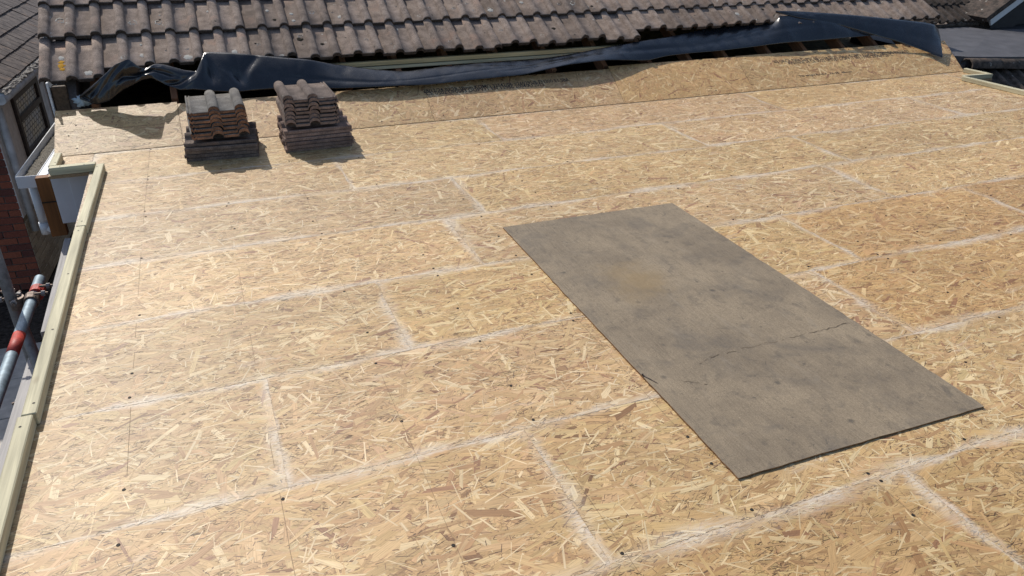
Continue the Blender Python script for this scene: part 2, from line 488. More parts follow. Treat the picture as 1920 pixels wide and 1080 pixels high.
def flakes_mesh(name, w, h, mat, density=7000, fleck=7600, spread=24, mixr=0.35, z0=0.0002, zr=0.0011, seed=0, bright=1.0, fs=1.0):
    """thin wood strands pressed into the face of a w x h sheet, as flat four-sided chips"""
    g = np.random.default_rng(seed)
    def make(n, L, W, ang, col, z, drop=False):
        cx, cy = g.uniform(0, w, n), g.uniform(0, h, n)
        c, s = np.cos(ang), np.sin(ang)
        px = np.stack([-L, L, L, -L], 1) * 0.5 * (1 + g.uniform(-.16, .16, (n, 4)))
        sk = g.normal(0, .45, (n, 1)) * W[:, None]
        px = px + np.array([-1, 1, -1, 1])[None, :] * 0
        px[:, 2:] += sk; px[:, :2] -= sk
        py = np.stack([-W, -W, W, W], 1) * 0.5 * (1 + g.uniform(-.35, .25, (n, 4)))
        gx, gy = px.copy(), py.copy()
        X = cx[:, None] + px * c[:, None] - py * s[:, None]
        Y = cy[:, None] + px * s[:, None] + py * c[:, None]
        if drop:
            ok = (X.min(1) > .001) & (X.max(1) < w - .001) & (Y.min(1) > .001) & (Y.max(1) < h - .001)
        else: ok = np.ones(n, bool)
        # strands that would overhang an edge are slid back onto the sheet
        X = X + np.maximum(0, -.0007 - X.min(1))[:, None]; X = X - np.maximum(0, X.max(1) - (w + .0007))[:, None]
        Y = Y + np.maximum(0, -.0007 - Y.min(1))[:, None]; Y = Y - np.maximum(0, Y.max(1) - (h + .0007))[:, None]
        Z = z[:, None] + g.uniform(-.00008, .00008, (n, 4))
        ro = g.uniform(0, 40, (n, 2))
        G = np.stack([gx + ro[:, :1], gy + ro[:, 1:]], 2)
        return np.stack([X, Y, Z], 2)[ok], G[ok], np.repeat(col[:, None, :], 4, 1)[ok]
    n1 = int(density / fs ** 1.6 * w * h)
    mixm = g.random(n1) < mixr
    ang = np.where(mixm, g.uniform(-math.pi / 2, math.pi / 2, n1), g.normal(0, R(spread), n1))
    L = (g.gamma(3.4, 0.0200, n1) + 0.012) * fs
    W = (g.gamma(2.4, 0.0038, n1) + 0.0025) * fs
    pi = g.choice(len(PAL), n1, p=PW)
    col = PAL[pi] * g.uniform(.90, 1.10, (n1, 1)) * g.uniform(.97, 1.03, (n1, 3)) * bright
    z = z0 + zr * g.random(n1)
    # dark strands sit lower, so that pale ones usually lie on top
    P1, G1, C1 = make(n1, L, W, ang, col, z)
    n2 = int(fleck * w * h)
    ang2 = np.where(g.random(n2) < .3, g.uniform(-math.pi / 2, math.pi / 2, n2), g.normal(0, R(spread * 1.1), n2))
    L2 = g.gamma(2.0, 0.0065, n2) + 0.004
    W2 = g.gamma(2.0, 0.00045, n2) + 0.0005
    dk = g.random((n2, 1))
    col2 = np.array([(0.17, 0.10, 0.055)]) * (0.5 + 1.1 * dk)
    P2, G2, C2 = make(n2, L2, W2, ang2, col2, np.full(n2, z0 + zr * 1.02) - zr * 0.25 * g.random(n2), True)
    n3 = int(fleck * 0.055 * w * h)
    ang3 = np.where(g.random(n3) < .5, g.uniform(-math.pi / 2, math.pi / 2, n3), g.normal(0, R(spread), n3))
    L3 = g.gamma(3.0, 0.012, n3) + 0.01
    W3 = g.gamma(2.0, 0.0013, n3) + 0.0015
    col3 = np.array([(0.64, 0.49, 0.30)]) * g.uniform(.85, 1.08, (n3, 1)) * bright
    P3, G3, C3 = make(n3, L3, W3, ang3, col3, np.full(n3, z0 + zr * 1.0) + zr * 0.12 * g.random(n3))
    # broad accent strands: some pale, some brown
    n4 = int(170 * w * h)
    ang4 = np.where(g.random(n4) < .5, g.uniform(-math.pi / 2, math.pi / 2, n4), g.normal(0, R(spread * 1.2), n4))
    L4 = g.uniform(.05, .13, n4)
    W4 = g.uniform(.009, .024, n4)
    pick = g.random((n4, 1))
    col4 = np.where(pick < .55, np.array([(0.63, 0.475, 0.275)]), np.where(pick < .86, np.array([(0.40, 0.235, 0.115)]), np.array([(0.30, 0.160, 0.085)]))) * g.uniform(.88, 1.06, (n4, 1)) * bright
    P4, G4, C4 = make(n4, L4, W4, ang4, col4, z0 + zr * (.80 + .22 * g.random(n4)), True)
    P = np.concatenate([P1, P2, P3, P4]); G = np.concatenate([G1, G2, G3, G4]); Cc = np.concatenate([C1, C2, C3, C4])
    # backing quad
    bq = np.array([[(0, 0, z0 * .5), (w, 0, z0 * .5), (w, h, z0 * .5), (0, h, z0 * .5)]])
    P = np.concatenate([bq, P]); G = np.concatenate([bq[:, :, :2], G])
    Cc = np.concatenate([np.full((1, 4, 3), 1.0) * np.array((0.36, 0.225, 0.11)) * bright, Cc])
    n = len(P)
    me = bpy.data.meshes.new(name)
    me.vertices.add(n * 4); me.loops.add(n * 4); me.polygons.add(n)
    me.vertices.foreach_set('co', P.reshape(-1).astype(np.float32))
    me.loops.foreach_set('vertex_index', np.arange(n * 4, dtype=np.int32))
    me.polygons.foreach_set('loop_start', np.arange(0, n * 4, 4, dtype=np.int32))
    for nm, dat in (('loc', P[:, :, :2]), ('size', np.broadcast_to(np.array([w, h]), (n, 4, 2))), ('grain', G)):
        u = me.uv_layers.new(name=nm)
        u.data.foreach_set('uv', np.ascontiguousarray(dat).reshape(-1).astype(np.float32))
    a = me.attributes.new('Col', 'FLOAT_COLOR', 'POINT')
    c4 = np.ones((n * 4, 4), np.float32); c4[:, :3] = Cc.reshape(-1, 3)
    a.data.foreach_set('color', c4.reshape(-1))
    me.materials.append(mat)
    me.update(calc_edges=True)
    me.validate()
    return me

screw_me = None
def screw_mesh():
    bm = bmesh.new()
    n = 14
    rings = [(0.0056, -0.0012), (0.0049, 0.0), (0.0042, -0.0009), (0.0, -0.0007)]
    prev = None
    for r, z in rings:
        cur = [bm.verts.new((r * math.cos(2 * math.pi * i / n), r * math.sin(2 * math.pi * i / n), z)) for i in range(n)] if r > 0 else [bm.verts.new((0, 0, z))]
        if prev:
            for i in range(n):
                j = (i + 1) % n
                if len(cur) == 1: bm.faces.new((prev[i], prev[j], cur[0]))
                else: bm.faces.new((prev[i], prev[j], cur[j], cur[i]))
        prev = cur
    me = bmmesh('screw', bm, [M['hole'], M['brass']])
    for p in me.polygons:
        if len(p.vertices) == 4 and max((me.vertices[v].co.xy.length for v in p.vertices)) > 0.006: p.material_index = 1
    return me
screw_me = screw_mesh()
screw_dark = screw_me.copy()
for p in screw_dark.polygons: p.material_index = 0

X0, X1 = -0.735, 6.70
YF = 5.332                                    # where the deck meets the sloped upstand
YS = [0.003, 0.593, 1.183, 1.773, 2.363, 2.953, 3.543, 4.133, 4.723, YF]
JX = {  # butt joints in each course, read from left to right
    8: [1.86, 4.30], 7: [0.697, 3.14, 5.58], 6: [1.291, 3.845, 6.20], 5: [1.065, 3.60, 6.05],
    4: [0.56, 2.78, 4.113], 3: [0.031, 2.47, 4.91], 2: [0.777, 3.2], 1: [-0.655, 1.785, 4.2], 0: [0.9, 3.3]}
XEND = {8: X1, 7: X1, 6: X1, 5: X1, 4: X1, 3: 5.6, 2: 4.2, 1: 3.4, 0: 2.6}
XBEG = {1: 0.2, 0: 0.9}
TINT = {8: (1.02, 1.03, 1.03), 7: (1.0, 1.015, 1.0), 6: (.98, 1.0, .97), 5: (1.0, 1.015, .98), 4: (.98, .99, .94),
        3: (.95, .955, .90), 2: (.95, .945, .88), 1: (.90, .885, .80), 0: (.90, .885, .80)}

deck = empty('roof_deck')
tag(deck, 'flat roof deck of pale strand boards with whitened joints', None, None, 'structure')
TH = 0.018
CHX = [-0.41 + 0.415 * i for i in range(18)]
nscrew = 0
def add_board(xa, xb, ya, yb, tint, seed, screws=True, density=7000, fs=1.0):
    global nscrew
    g = 0.00005
    w, h = (xb - xa) - 2 * g, (yb - ya) - 2 * g
    bme = box_mesh('board', (0, 0, -TH), (w, h, 0), M['osb_edge'])
    b = link('board', bme, deck, (xa + g, ya + g, 0))
    f = link('strand_face', flakes_mesh('strand_face', w, h, M['osb'], density, seed=seed, fs=fs), b)
    f['kind'] = 'stuff'
    f.color = (tint[0], tint[1], tint[2], 1)
    if screws:
        for cx in CHX:
            if not (xa + .03 < cx < xb - .03): continue
            sp = [0.035, h - 0.035]
            if ya < 4.0: sp += [h * random.uniform(.28, .42), h * random.uniform(.60, .75)][: 1 + (random.random() < .5)]
            for sy in sp:
                if random.random() < .42: continue
                px, py = cx + random.gauss(0, .008), sy + random.gauss(0, .010)
                if not (0.01 < px - xa < w - .01 and 0.01 < py < h - .01): continue
                s = link('screw', screw_dark if random.random() < .86 else screw_me, b, (px - xa - g, py, 0.0026))
                nscrew += 1
    return b

seed = 100
tints = {}
for ci in range(9):
    ya, yb = YS[ci], YS[ci + 1]
    xs = [XBEG.get(ci, X0)] + [x for x in JX[ci] if XBEG.get(ci, X0) + .05 < x < XEND[ci] - .05] + [XEND[ci]]
    for a, b in zip(xs[:-1], xs[1:]):
        seed += 1
        t = random.uniform(.93, 1.06)
        tr = tuple(t * q for q in TINT[ci])
        tr = (tr[0] * random.uniform(.99, 1.03), tr[1], tr[2] * random.uniform(.93, 1.06))
        if ci == 4 and a > 2.5: tr = (t * .92, t * .84, t * .70)     # the browner sheets right of the plywood
        if ci == 3 and a > 2.0: tr = (t * .93, t * .86, t * .72)
        add_board(a, b, ya, yb, tr, seed, fs=(1.0, 1.12, 1.3)[(ci <= 4) + (ci <= 2)])
# small ears of the deck in front of the two ends of the upstand
add_board(-0.955, X0 - 0.0015, 4.955, YF, (1.0, 1.0, .97), 901, False)
add_board(X1 + 0.0015, 6.985, 5.02, YF, (1.0, .98, .95), 902, False)

# pencil lines over the joists
for i, cx in enumerate(CHX[:13]):
    ys = np.linspace(0.7, 5.3, 40)
    vs, fs = [], []
    for q, y in enumerate(ys):
        x = cx + 0.004 * math.sin(y * 1.3 + i) + random.gauss(0, .0006)
        hw = 0.0005
        vs += [(x - hw, y, 0.0019), (x + hw, y, 0.0019)]
    segs = []
    on = True
    for q in range(len(ys) - 1):
        if random.random() < .24: on = not on
        if on: fs.append((2 * q, 2 * q + 1, 2 * q + 3, 2 * q + 2))
    if cx < 2.6: link('pencil_line', pymesh('pencil_line', vs, fs, M['pencil']), deck)

# ------------------------------------------------------------------ sloped upstand
KP = R(20)
KL = 0.560
def kick_frame(o):
    o.location = (0, YF, 0.004)
    o.rotation_euler = (KP, 0, 0)
kick = empty('upstand')
kick_frame(kick)
tag(kick, 'sloped strand board upstand between deck and tiled roof', 'upstand')
def shear(me, w, h, sa, sb):
    n = len(me.vertices)
    co = np.empty(n * 3, np.float32); me.vertices.foreach_get('co', co)
    co = co.reshape(-1, 3)
    co[:, 0] += co[:, 1] * (sa + (sb - sa) * np.clip(co[:, 0] / w, 0, 1))
    me.vertices.foreach_set('co', co.reshape(-1)); me.update()
def kick_board(xa, xb, va, vb, tint, seed, text=None, spread=60, dens=3800):
    w, h = xb - xa - .002, vb - va - .0016
    sa, sb = .062 * xa, .062 * xb
    if xb < 0: sa = sb
    if xb > 6.5: sb = .47
    bme = box_mesh('board', (0, 0, -.018), (w, h, 0), M['osb_edge'])
    shear(bme, w, h, sa, sb)
    b = link('board', bme, kick, (xa + .001 + va * sa, va + .0008, 0))
    fme = flakes_mesh('strand_face', w, h, M['osb_kick'], dens, 1500, spread=spread, mixr=.6, seed=seed)
    shear(fme, w, h, sa, sb)
    f = link('strand_face', fme, b)
    f['kind'] = 'stuff'
    f.color = (tint[0], tint[1], tint[2], 1)
    for q in range(int(w / .4)):
        for v in (.05, h - .05):
            if random.random() < .7:
                link('screw', screw_dark, b, (.1 + q * .41 + random.uniform(-.03, .03) + v * sa, v + random.uniform(-.02, .02), .0026))
    return b
kick_board(-0.965, -0.20, 0.255, .508, (1.0, .985, .90), 201, spread=14)
kick_board(-0.965, -0.20, 0.0, 0.255, (1.0, .985, .90), 202, spread=14)
kick_board(-0.20, 1.545, 0.0, .484, (1.12, 1.10, 1.05), 203)
kb1 = kick_board(1.545, 3.16, 0.0, .508, (1.10, 1.06, 1.04), 204, dens=3000)
kick_board(3.16, 4.453, 0.0, .550, (1.12, 1.04, .90), 205, dens=5200)
kb2 = kick_board(4.453, 6.985, 0.0, KL, (1.12, 1.07, .96), 206, dens=3000)
def print_text(body, parent, x, v, wid, hgt, name='printing', z=.0021):
    cu = bpy.data.curves.new(name, 'FONT')
    cu.body = body
    cu.size = 1.0
    cu.resolution_u = 2
    cu.offset = .012
    tmp = bpy.data.objects.new('tmp', cu)
    COL.objects.link(tmp)
    dg = bpy.context.evaluated_depsgraph_get()
    me = bpy.data.meshes.new_from_object(tmp.evaluated_get(dg))
    bpy.data.objects.remove(tmp)
    co = np.array([v_.co[:] for v_ in me.vertices])
    x0, x1 = co[:, 0].min(), co[:, 0].max()
    for v_ in me.vertices:
        v_.co.x = (v_.co.x - x0) / (x1 - x0) * wid
        v_.co.y = v_.co.y / 0.72 * hgt
        v_.co.z = 0
    me.materials.clear()
    me.materials.append(M['ink'])
    o = link(name, me, parent, (x, v, z))
    o['kind'] = 'stuff'
    return o
for q, (body, xx, vv, ww) in enumerate([
        ('28/12/24 03:28 18mm KOMO 32542/06 =260295/B EN300 E1 SBA', .02, .372, 1.26),
        ('CE 0502 UF0583 DOPV11 EN 13986 2004:A12015', .035, .334, 1.0)]):
    print_text(body, kb1, xx, vv, ww, .046)
for q, (body, xx, vv, ww) in enumerate([
        ('03 UKCA 0306 DoP01 08/12/24 03:20 18mm KOMO 32542/06 =260295/B EN300 E1', .50, .394, 1.66),
        ('structural 24 CE 0502 UF0583 DOPV11 EN 13986 2004:A12015', .63, .356, 1.28)]):
    print_text(body, kb2, xx, vv, ww, .046)
print_text('TG MSBTRORA  76-3E  48mm', kb2, .60, .146, .62, .024)

# ------------------------------------------------------------------ roofing tiles
W_T, G_T, L_T, T_T = 0.332, 0.380, 0.462, 0.025
SX = W_T / 0.310
def profile(lip=True, verge=False, n=9):
    """top surface of a double roll tile across its width: x, z"""
    pts = []
    def rollpts(c, hw, hh, full=True):
        out = []
        for i in range(n + 1):
            t = math.pi * (1 - i / n)
            out.append((c + hw * math.cos(t), hh * max(0.0, math.sin(t)) ** 0.85))
        return out
    if verge:
        pts += rollpts(-.339, .034, .034)
    elif lip:
        pts += [(-.340, -.001), (-.338, .007), (-.330, .007), (-.328, -.002), (-.321, -.002), (-.319, .005), (-.312, .005), (-.309, 0.0)]
    else:
        pts += [(-.309, 0.0)]
    pts += rollpts(-.184, .034, .034)
    pts += rollpts(-.029, .033, .034)
    return pts

def tile_mesh(name, mats, lip=True, verge=False, chips=0.0, seed=0, L=.435, endmat=1, T=.017, sx=1.0):
    g = random.Random(seed)
    pr = [(x * sx, z) for x, z in profile(lip, verge)]
    n = len(pr)
    rows = [0.0, 0.008, L * .33, L * .66, L]
    vs, fs, mi = [], [], []
    jit = [g.uniform(-1, 1) * chips for _ in pr]
    for r, v in enumerate(rows):
        for i, (x, z) in enumerate(pr):
            dz = -0.0025 if r == 0 else 0.0
            vs.append((x, v + (jit[i] if r < 2 else 0), z + T + dz))
    for r, v in enumerate(rows):
        for i, (x, z) in enumerate(pr):
            vs.append((x, v + (jit[i] * .6 if r < 2 else 0), z * 0.86))
    nr = len(rows)
    off = n * nr
    for r in range(nr - 1):
        for i in range(n - 1):
            a = r * n + i
            fs.append((a, a + 1, a + 1 + n, a + n)); mi.append(0)
            b = off + a
            fs.append((b, b + n, b + 1 + n, b + 1)); mi.append(endmat)
        a, b = r * n, off + r * n
        fs.append((a, a + n, b + n, b)); mi.append(endmat)
        a, b = r * n + n - 1, off + r * n + n - 1
        fs.append((a, b, b + n, a + n)); mi.append(endmat)
    for i in range(n - 1):
        fs.append((i, off + i, off + i + 1, i + 1)); mi.append(endmat)
        a = (nr - 1) * n + i
        fs.append((a, a + 1, off + a + 1, off + a)); mi.append(endmat)
    me = pymesh(name, vs, fs, mats)
    me.polygons.foreach_set('material_index', mi)
    sm = [q == 0 for q in mi]
    me.polygons.foreach_set('use_smooth', sm)
    me.update()
    return me

TP = R(28)
house = empty('house', (0, 6.386, -2.3))
tag(house, 'house with weathered brown concrete tile roof behind the deck', 'house')
roof = empty('roof', (0, 0, 2.3 + .525), house)
roof.rotation_euler = (TP, 0, 0)
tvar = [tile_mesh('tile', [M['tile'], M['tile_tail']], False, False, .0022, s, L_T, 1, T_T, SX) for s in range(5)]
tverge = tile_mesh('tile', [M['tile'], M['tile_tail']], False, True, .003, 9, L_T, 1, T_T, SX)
tilt = math.atan2(T_T, G_T)
XR0 = -0.646
rt = random.Random(5)
tile_of = {}
for course in range(-1, 5):
    nt = 25
    for k in range(nt):
        me = tverge if k == 0 else tvar[rt.randrange(5)]
        xr = XR0 + W_T * k
        v = course * G_T
        if course == -1:
            if k == 0: v -= .080
            elif xr < 3.68: v += .004 + (.02 if k < 4 else 0) + rt.uniform(-.014, .014) + (-.012 if k % 2 else .010)
            elif xr < 5.36: v += .108 + rt.uniform(-.012, .012)
            else: v += .02 + rt.uniform(-.01, .01)
        else: v += rt.uniform(-.005, .005)
        o = link('tile', me, roof, (xr + rt.uniform(-.002, .002), v, T_T * .6 + rt.uniform(0, .003) + k * 1e-5), (-tilt + rt.gauss(0, .004), rt.gauss(0, .005), rt.gauss(0, .006)))
        tile_of[(course, k)] = o

# lichen crusts on a few tiles (raised little scabs)
def scab(parent, x, y, r, mat, seed, ring=False):
    g = random.Random(seed)
    n = 22
    vs, fs = [], []
    wob = [g.uniform(.72, 1.2) for _ in range(n)]
    for i in range(n):
        t = 2 * math.pi * i / n
        vs.append((x + r * wob[i] * math.cos(t), y + r * wob[i] * math.sin(t), T_T + .0008))
    for i in range(n):
        t = 2 * math.pi * i / n
        k = .72 if ring else .55
        vs.append((x + r * k * wob[i] * math.cos(t), y + r * k * wob[i] * math.sin(t), T_T + .0028))
    for i in range(n):
        j = (i + 1) % n
        if ring and g.random() < .25: continue
        fs.append((i, j, n + j, n + i))
    if not ring: fs.append(tuple(range(n, 2 * n)))
    link('lichen', pymesh('lichen', vs, fs, mat, True), parent)
scab(tile_of[(-1, 0)], -.262, .205, .020, M['lichen'], 1)
scab(tile_of[(-1, 0)], -.262, .165, .024, M['lichen'], 2)
scab(tile_of[(-1, 0)], -.255, .125, .018, M['lichen'], 3)
scab(tile_of[(-1, 0)], -.262, .255, .022, M['lichen_pale'], 4)
scab(tile_of[(-1, 0)], -.095, .060, .026, M['lichen_pale'], 5)
scab(tile_of[(-1, 2)], -.10, .055, .030, M['lichen_pale'], 6)
scab(tile_of[(-1, 3)], -.26, .050, .032, M['lichen_pale'], 7)
scab(tile_of[(0, 0)], -.26, .20, .034, M['lichen_pale'], 8, True)
scab(tile_of[(0, 1)], -.11, .14, .030, M['lichen_pale'], 10, True)
scab(tile_of[(0, 2)], -.27, .13, .028, M['lichen_pale'], 11, True)
for q in range(120):
    cc, kk = rt.choice((-1, 0, 0, 1)), rt.randrange(1, 24)
    scab(tile_of[(cc, kk)], rt.choice((-.26, -.10)) + rt.uniform(-.03, .03), rt.uniform(.04, .30), rt.uniform(.006, .026), M['lichen_pale'] if q % 5 else M['moss_dark'], 40 + q, q % 5 and rt.random() < .6)

# structure behind and below the eaves; coordinates are local to the house empty (world - (0, 5.96, -2.3))
def hw(x, y, z): return (x, y - 6.386, z + 2.3)
link('wall', box_mesh('wall', hw(-.90, 5.50, -2.3), hw(7.2, 5.62, .02), M['mortar']), house)
gp = [(5.93, -2.3), (5.93, .225), (8.6, 1.62), (10.5, 1.62), (10.5, -2.3)]
gv = [hw(-.96, y, z) for y, z in gp] + [hw(-.84, y, z) for y, z in gp]
link('wall', pymesh('wall', gv, [(0, 1, 2, 3, 4), (9, 8, 7, 6, 5)] + [(q, (q + 1) % 5 + 0, (q + 1) % 5 + 5, q + 5) for q in range(5)], M['mortar']), house)
link('loft_floor', box_mesh('loft_floor', hw(-.779, 5.6205, -.06), hw(7.2, 9.5, .02), M['loft']), house)
for i, rx in enumerate([-.74, -.222, .20, .63, 1.05, 1.47, 1.90, 2.35, 2.80, 3.297, 3.75, 4.176, 4.576, 5.08, 5.515, 5.99, 6.42, 6.85]):
    bm = bmesh.new()
    bm_box(bm, (-.022, -.560, -.200), (.022, 2.2, -.100), None, .002)
    link('rafter', bmmesh('rafter', bm, M['rafter']), house, hw(rx, 6.386, .525), (TP, 0, 0))
link('back_wall', box_mesh('back_wall', hw(-.779, 7.4, .0205), hw(7.2, 7.5, 1.2), M['loft']), house)
# old timber and white strip at the left end of the eaves
link('verge_timber', box_mesh('verge_timber', hw(-.975, 5.90, .10), hw(-.885, 5.97, .318), M['old_wood'], .006), house)
link('verge_strip', box_mesh('verge_strip', hw(-.995, 5.88, .12), hw(-.982, 5.92, .35), M['white_dirty'], .002), house)
bm = bmesh.new()
bm_box(bm, (-1.025, -.30, -.15), (-1.0, 2.2, -.012), None, .002)
link('barge_board', bmmesh('barge_board', bm, M['white_dirty']), house, hw(0, 6.386, .525), (TP, 0, 0))
# pale batten seen under the tails of the tiles
link('eaves_batten', box_mesh('eaves_batten', hw(.55, 6.085, .278), hw(3.9, 6.13, .312), M['pale_x'], .002), house)
link('eaves_lath', box_mesh('eaves_lath', hw(.55, 6.065, .250), hw(3.9, 6.11, .273), M['green_x'], .002), house)

# ------------------------------------------------------------------ black membrane over the gap
TOP = [(-0.807, 5.88, 0.257), (-0.669, 5.85, 0.355), (-0.549, 5.84, 0.452), (-0.461, 5.86, 0.482), (-0.402, 5.89, 0.415), (-0.372, 5.92, 0.4), (-0.3, 5.972, 0.418), (-0.24, 5.98, 0.405), (-0.123, 5.95, 0.366), (-0.044, 5.95, 0.35), (0.002, 6.005, 0.419), (0.033, 6.082, 0.46), (0.241, 6.054, 0.445), (0.534, 5.987, 0.409), (0.759, 5.941, 0.385), (0.918, 5.96, 0.343), (1.23, 5.9, 0.29), (1.478, 5.88, 0.262), (1.746, 5.9, 0.273), (2.116, 5.92, 0.279), (2.6, 5.94, 0.271), (2.907, 5.96, 0.288), (3.213, 5.98, 0.316), (3.703, 6.02, 0.355), (4.041, 6.08, 0.365), (4.527, 6.2, 0.399), (4.954, 6.2, 0.418), (5.279, 6.2, 0.444), (5.275, 6.127, 0.484), (5.52, 6.127, 0.484), (5.857, 6.04, 0.422), (6.406, 6.0, 0.3)]
BOT = [(-0.808, 5.84, 0.238), (-0.711, 5.81, 0.197), (-0.631, 5.81, 0.216), (-0.566, 5.83, 0.257), (-0.482, 5.85, 0.298), (-0.398, 5.87, 0.331), (-0.342, 5.87, 0.338), (-0.276, 5.86, 0.303), (-0.172, 5.85, 0.245), (-0.086, 5.85, 0.246), (0.047, 5.84, 0.226), (0.153, 5.83, 0.213), (0.301, 5.83, 0.213), (0.49, 5.82, 0.216), (0.679, 5.8, 0.211), (0.905, 5.74, 0.203), (1.181, 5.71, 0.201), (1.427, 5.7, 0.197), (1.596, 5.7, 0.188), (2.013, 5.71, 0.198), (2.422, 5.72, 0.205), (2.804, 5.74, 0.253), (3.215, 5.78, 0.263), (3.655, 5.84, 0.216), (3.875, 5.88, 0.236), (4.17, 5.9, 0.243), (4.46, 5.9, 0.245), (4.817, 5.9, 0.259), (5.161, 5.9, 0.274), (5.515, 5.91, 0.273), (5.911, 5.91, 0.278), (6.32, 5.91, 0.287)]
FT = [(5.242, 6.177, 0.527), (5.535, 6.153, 0.514), (5.895, 6.101, 0.487), (6.259, 6.041, 0.455), (6.624, 5.972, 0.418), (6.964, 5.904, 0.382), (7.056, 5.868, 0.363), (7.164, 5.9, 0.311)]
FB = [(5.255, 6.173, 0.508), (5.489, 6.085, 0.461), (5.758, 6.04, 0.416), (5.993, 5.99, 0.372), (6.288, 5.88, 0.294), (6.56, 5.78, 0.224), (6.767, 5.65, 0.152), (6.844, 5.5, 0.113)]

def sheet_mesh(name, top, bot, nx, nv, amp, bulge, seed, mat, nlong=14):
    g = random.Random(seed)
    top, bot = np.array(top), np.array(bot)
    # run along both edges by their own length, so that kinks in the outline stay where they are
    def resample(P, n):
        t = np.linspace(0, 1, len(P)); q = np.linspace(0, 1, n)
        return np.stack([np.interp(q, t, P[:, c]) for c in range(3)], 1)
    T, B = resample(top, nx), resample(bot, nx)
    for P in (T, B):                      # soften the corners of the traced outline a little
        for _ in range(6):
            P[1:-1] = P[1:-1] * .5 + (P[:-2] + P[2:]) * .25
    xs = (T[:, 0] + B[:, 0]) * .5
    lo, hi = xs.min(), xs.max()
    cross = []
    for _ in range(84):
        x = lo + (hi - lo) * g.random() ** 1.6
        cross.append((x, g.uniform(-.8, .8), g.uniform(.012, .07), g.uniform(-1, 1), g.uniform(0, 1), g.uniform(.2, .6)))
    lon = [(g.uniform(lo, hi), g.uniform(.25, 1.1), g.uniform(.12, .85), g.uniform(-.35, .35), g.uniform(.06, .22), g.uniform(-1, 1)) for _ in range(nlong)]
    vs = []
    for i in range(nx):
        d = B[i] - T[i]
        x = xs[i]
        a = amp(x)
        for j in range(nv):
            t = j / (nv - 1)
            p = T[i] + d * t
            env = math.sin(math.pi * min(1, max(0, t))) ** .6
            h = 0.0
            for (fx, sl, wd, am, tc, tw) in cross:
                q = (x - fx - sl * (t - .5) * .3) / wd
                if abs(q) < 1:
                    h += am * (1 - abs(q)) ** 1.3 * math.exp(-((t - tc) / tw) ** 2) * min(1, wd / .04)
            for (fx, ln, t0, sl, wd, am) in lon:
                e = (x - fx) / ln
                if abs(e) < 1:
                    q = (t - t0 - sl * e) / wd
                    if abs(q) < 1: h += .8 * am * (1 - abs(q)) * (1 - e * e)
            p = p + np.array((0, -1, .45)) * (bulge * env + a * h * (env * .85 + .15))
            vs.append(tuple(p))
    fs = [(i * nv + j, i * nv + j + 1, (i + 1) * nv + j + 1, (i + 1) * nv + j) for i in range(nx - 1) for j in range(nv - 1)]
    return pymesh(name, vs, fs, mat, True)
mem = link('plastic_membrane', sheet_mesh('plastic_membrane', TOP, BOT, 460, 26, lambda x: .040 if x < .1 else (.024 if x < .7 else .009), .014, 3, M['membrane'], 22))
tag(mem, 'crumpled black plastic membrane along the eaves above the upstand', 'plastic sheet')
sm = mem.modifiers.new('solid', 'SOLIDIFY'); sm.thickness = .0012
flap = link('folded_flap', sheet_mesh('folded_flap', FT, FB, 90, 14, lambda x: .004, .010, 8, M['membrane'], 5), mem)
flap['label'] = 'stiff folded triangular flap at the right end'
sm = flap.modifiers.new('solid', 'SOLIDIFY'); sm.thickness = .0012

# blue plastic scrap under the left end of the membrane
g = random.Random(4)
bm = bmesh.new()
bmesh.ops.create_icosphere(bm, subdivisions=3, radius=1.0)
for v in bm.verts:
    n_ = v.co.normalized()
    k_ = .75 + .3 * math.sin(7 * n_.x + 2) * math.sin(6 * n_.y) + .18 * math.sin(15 * n_.z + 9 * n_.x)
    v.co = Vector((n_.x * .065 * k_, n_.y * .04 * k_, n_.z * .045 * k_))
bag = link('plastic_scrap', bmmesh('plastic_scrap', bm, M['bag'], True), None, (-.80, 5.89, .215))
tag(bag, 'pale blue crumpled plastic scrap under the left end of the membrane', 'plastic scrap')

# ------------------------------------------------------------------ stacks of tiles
def make_stack(side, low_n, low_o, low_rot, up_n, up_o, up_rot, face, edge, edge_low, flip, sd):
    gq = random.Random(sd)
    dz = .0245
    dzl = .0236 if side == 'left' else .0245
    ordn = ['bottom', 'second lowest', 'third lowest', 'fourth lowest', 'fifth lowest', 'sixth lowest', 'seventh lowest']
    ml = [tile_mesh('roof_tile', [edge_low, edge_low], True, False, .002, sd + q, .435, 1, .0125) for q in range(3)]
    mu = [tile_mesh('roof_tile', [face, edge], True, False, .003, sd + 10 + q) for q in range(3)]
    for i in range(low_n):
        o = link('roof_tile', ml[i % 3], None, (low_o[0] + gq.gauss(0, .004), low_o[1] + gq.gauss(0, .005), .0024 + low_o[2] + i * dzl), (0, 0, low_rot + gq.gauss(0, .012)))
        w = ordn[i]
        tag(o, 'roof tile lying sideways, %s in the lower layer of the %s stack' % (w, side), 'roof tile', 'stacked roof tiles')
    zt = low_o[2] + (low_n - 1) * dzl + .0465
    for i in range(up_n):
        o = link('roof_tile', mu[i % 3], None, (up_o[0] + gq.gauss(0, .004) - .0 * i, up_o[1] + gq.gauss(0, .005) + i * .004, zt - .003 + i * dz), (gq.gauss(0, .006), gq.gauss(0, .008), up_rot + gq.gauss(0, .012)))
        if i == up_n - 1: lab = '%s roof tile on the very top of the %s stack' % ('grey' if side == 'left' else 'brown', side)
        else: lab = 'roof tile, %s in the upper crosswise layer of the %s stack' % (ordn[i], side)
        tag(o, lab, 'roof tile', 'stacked roof tiles')
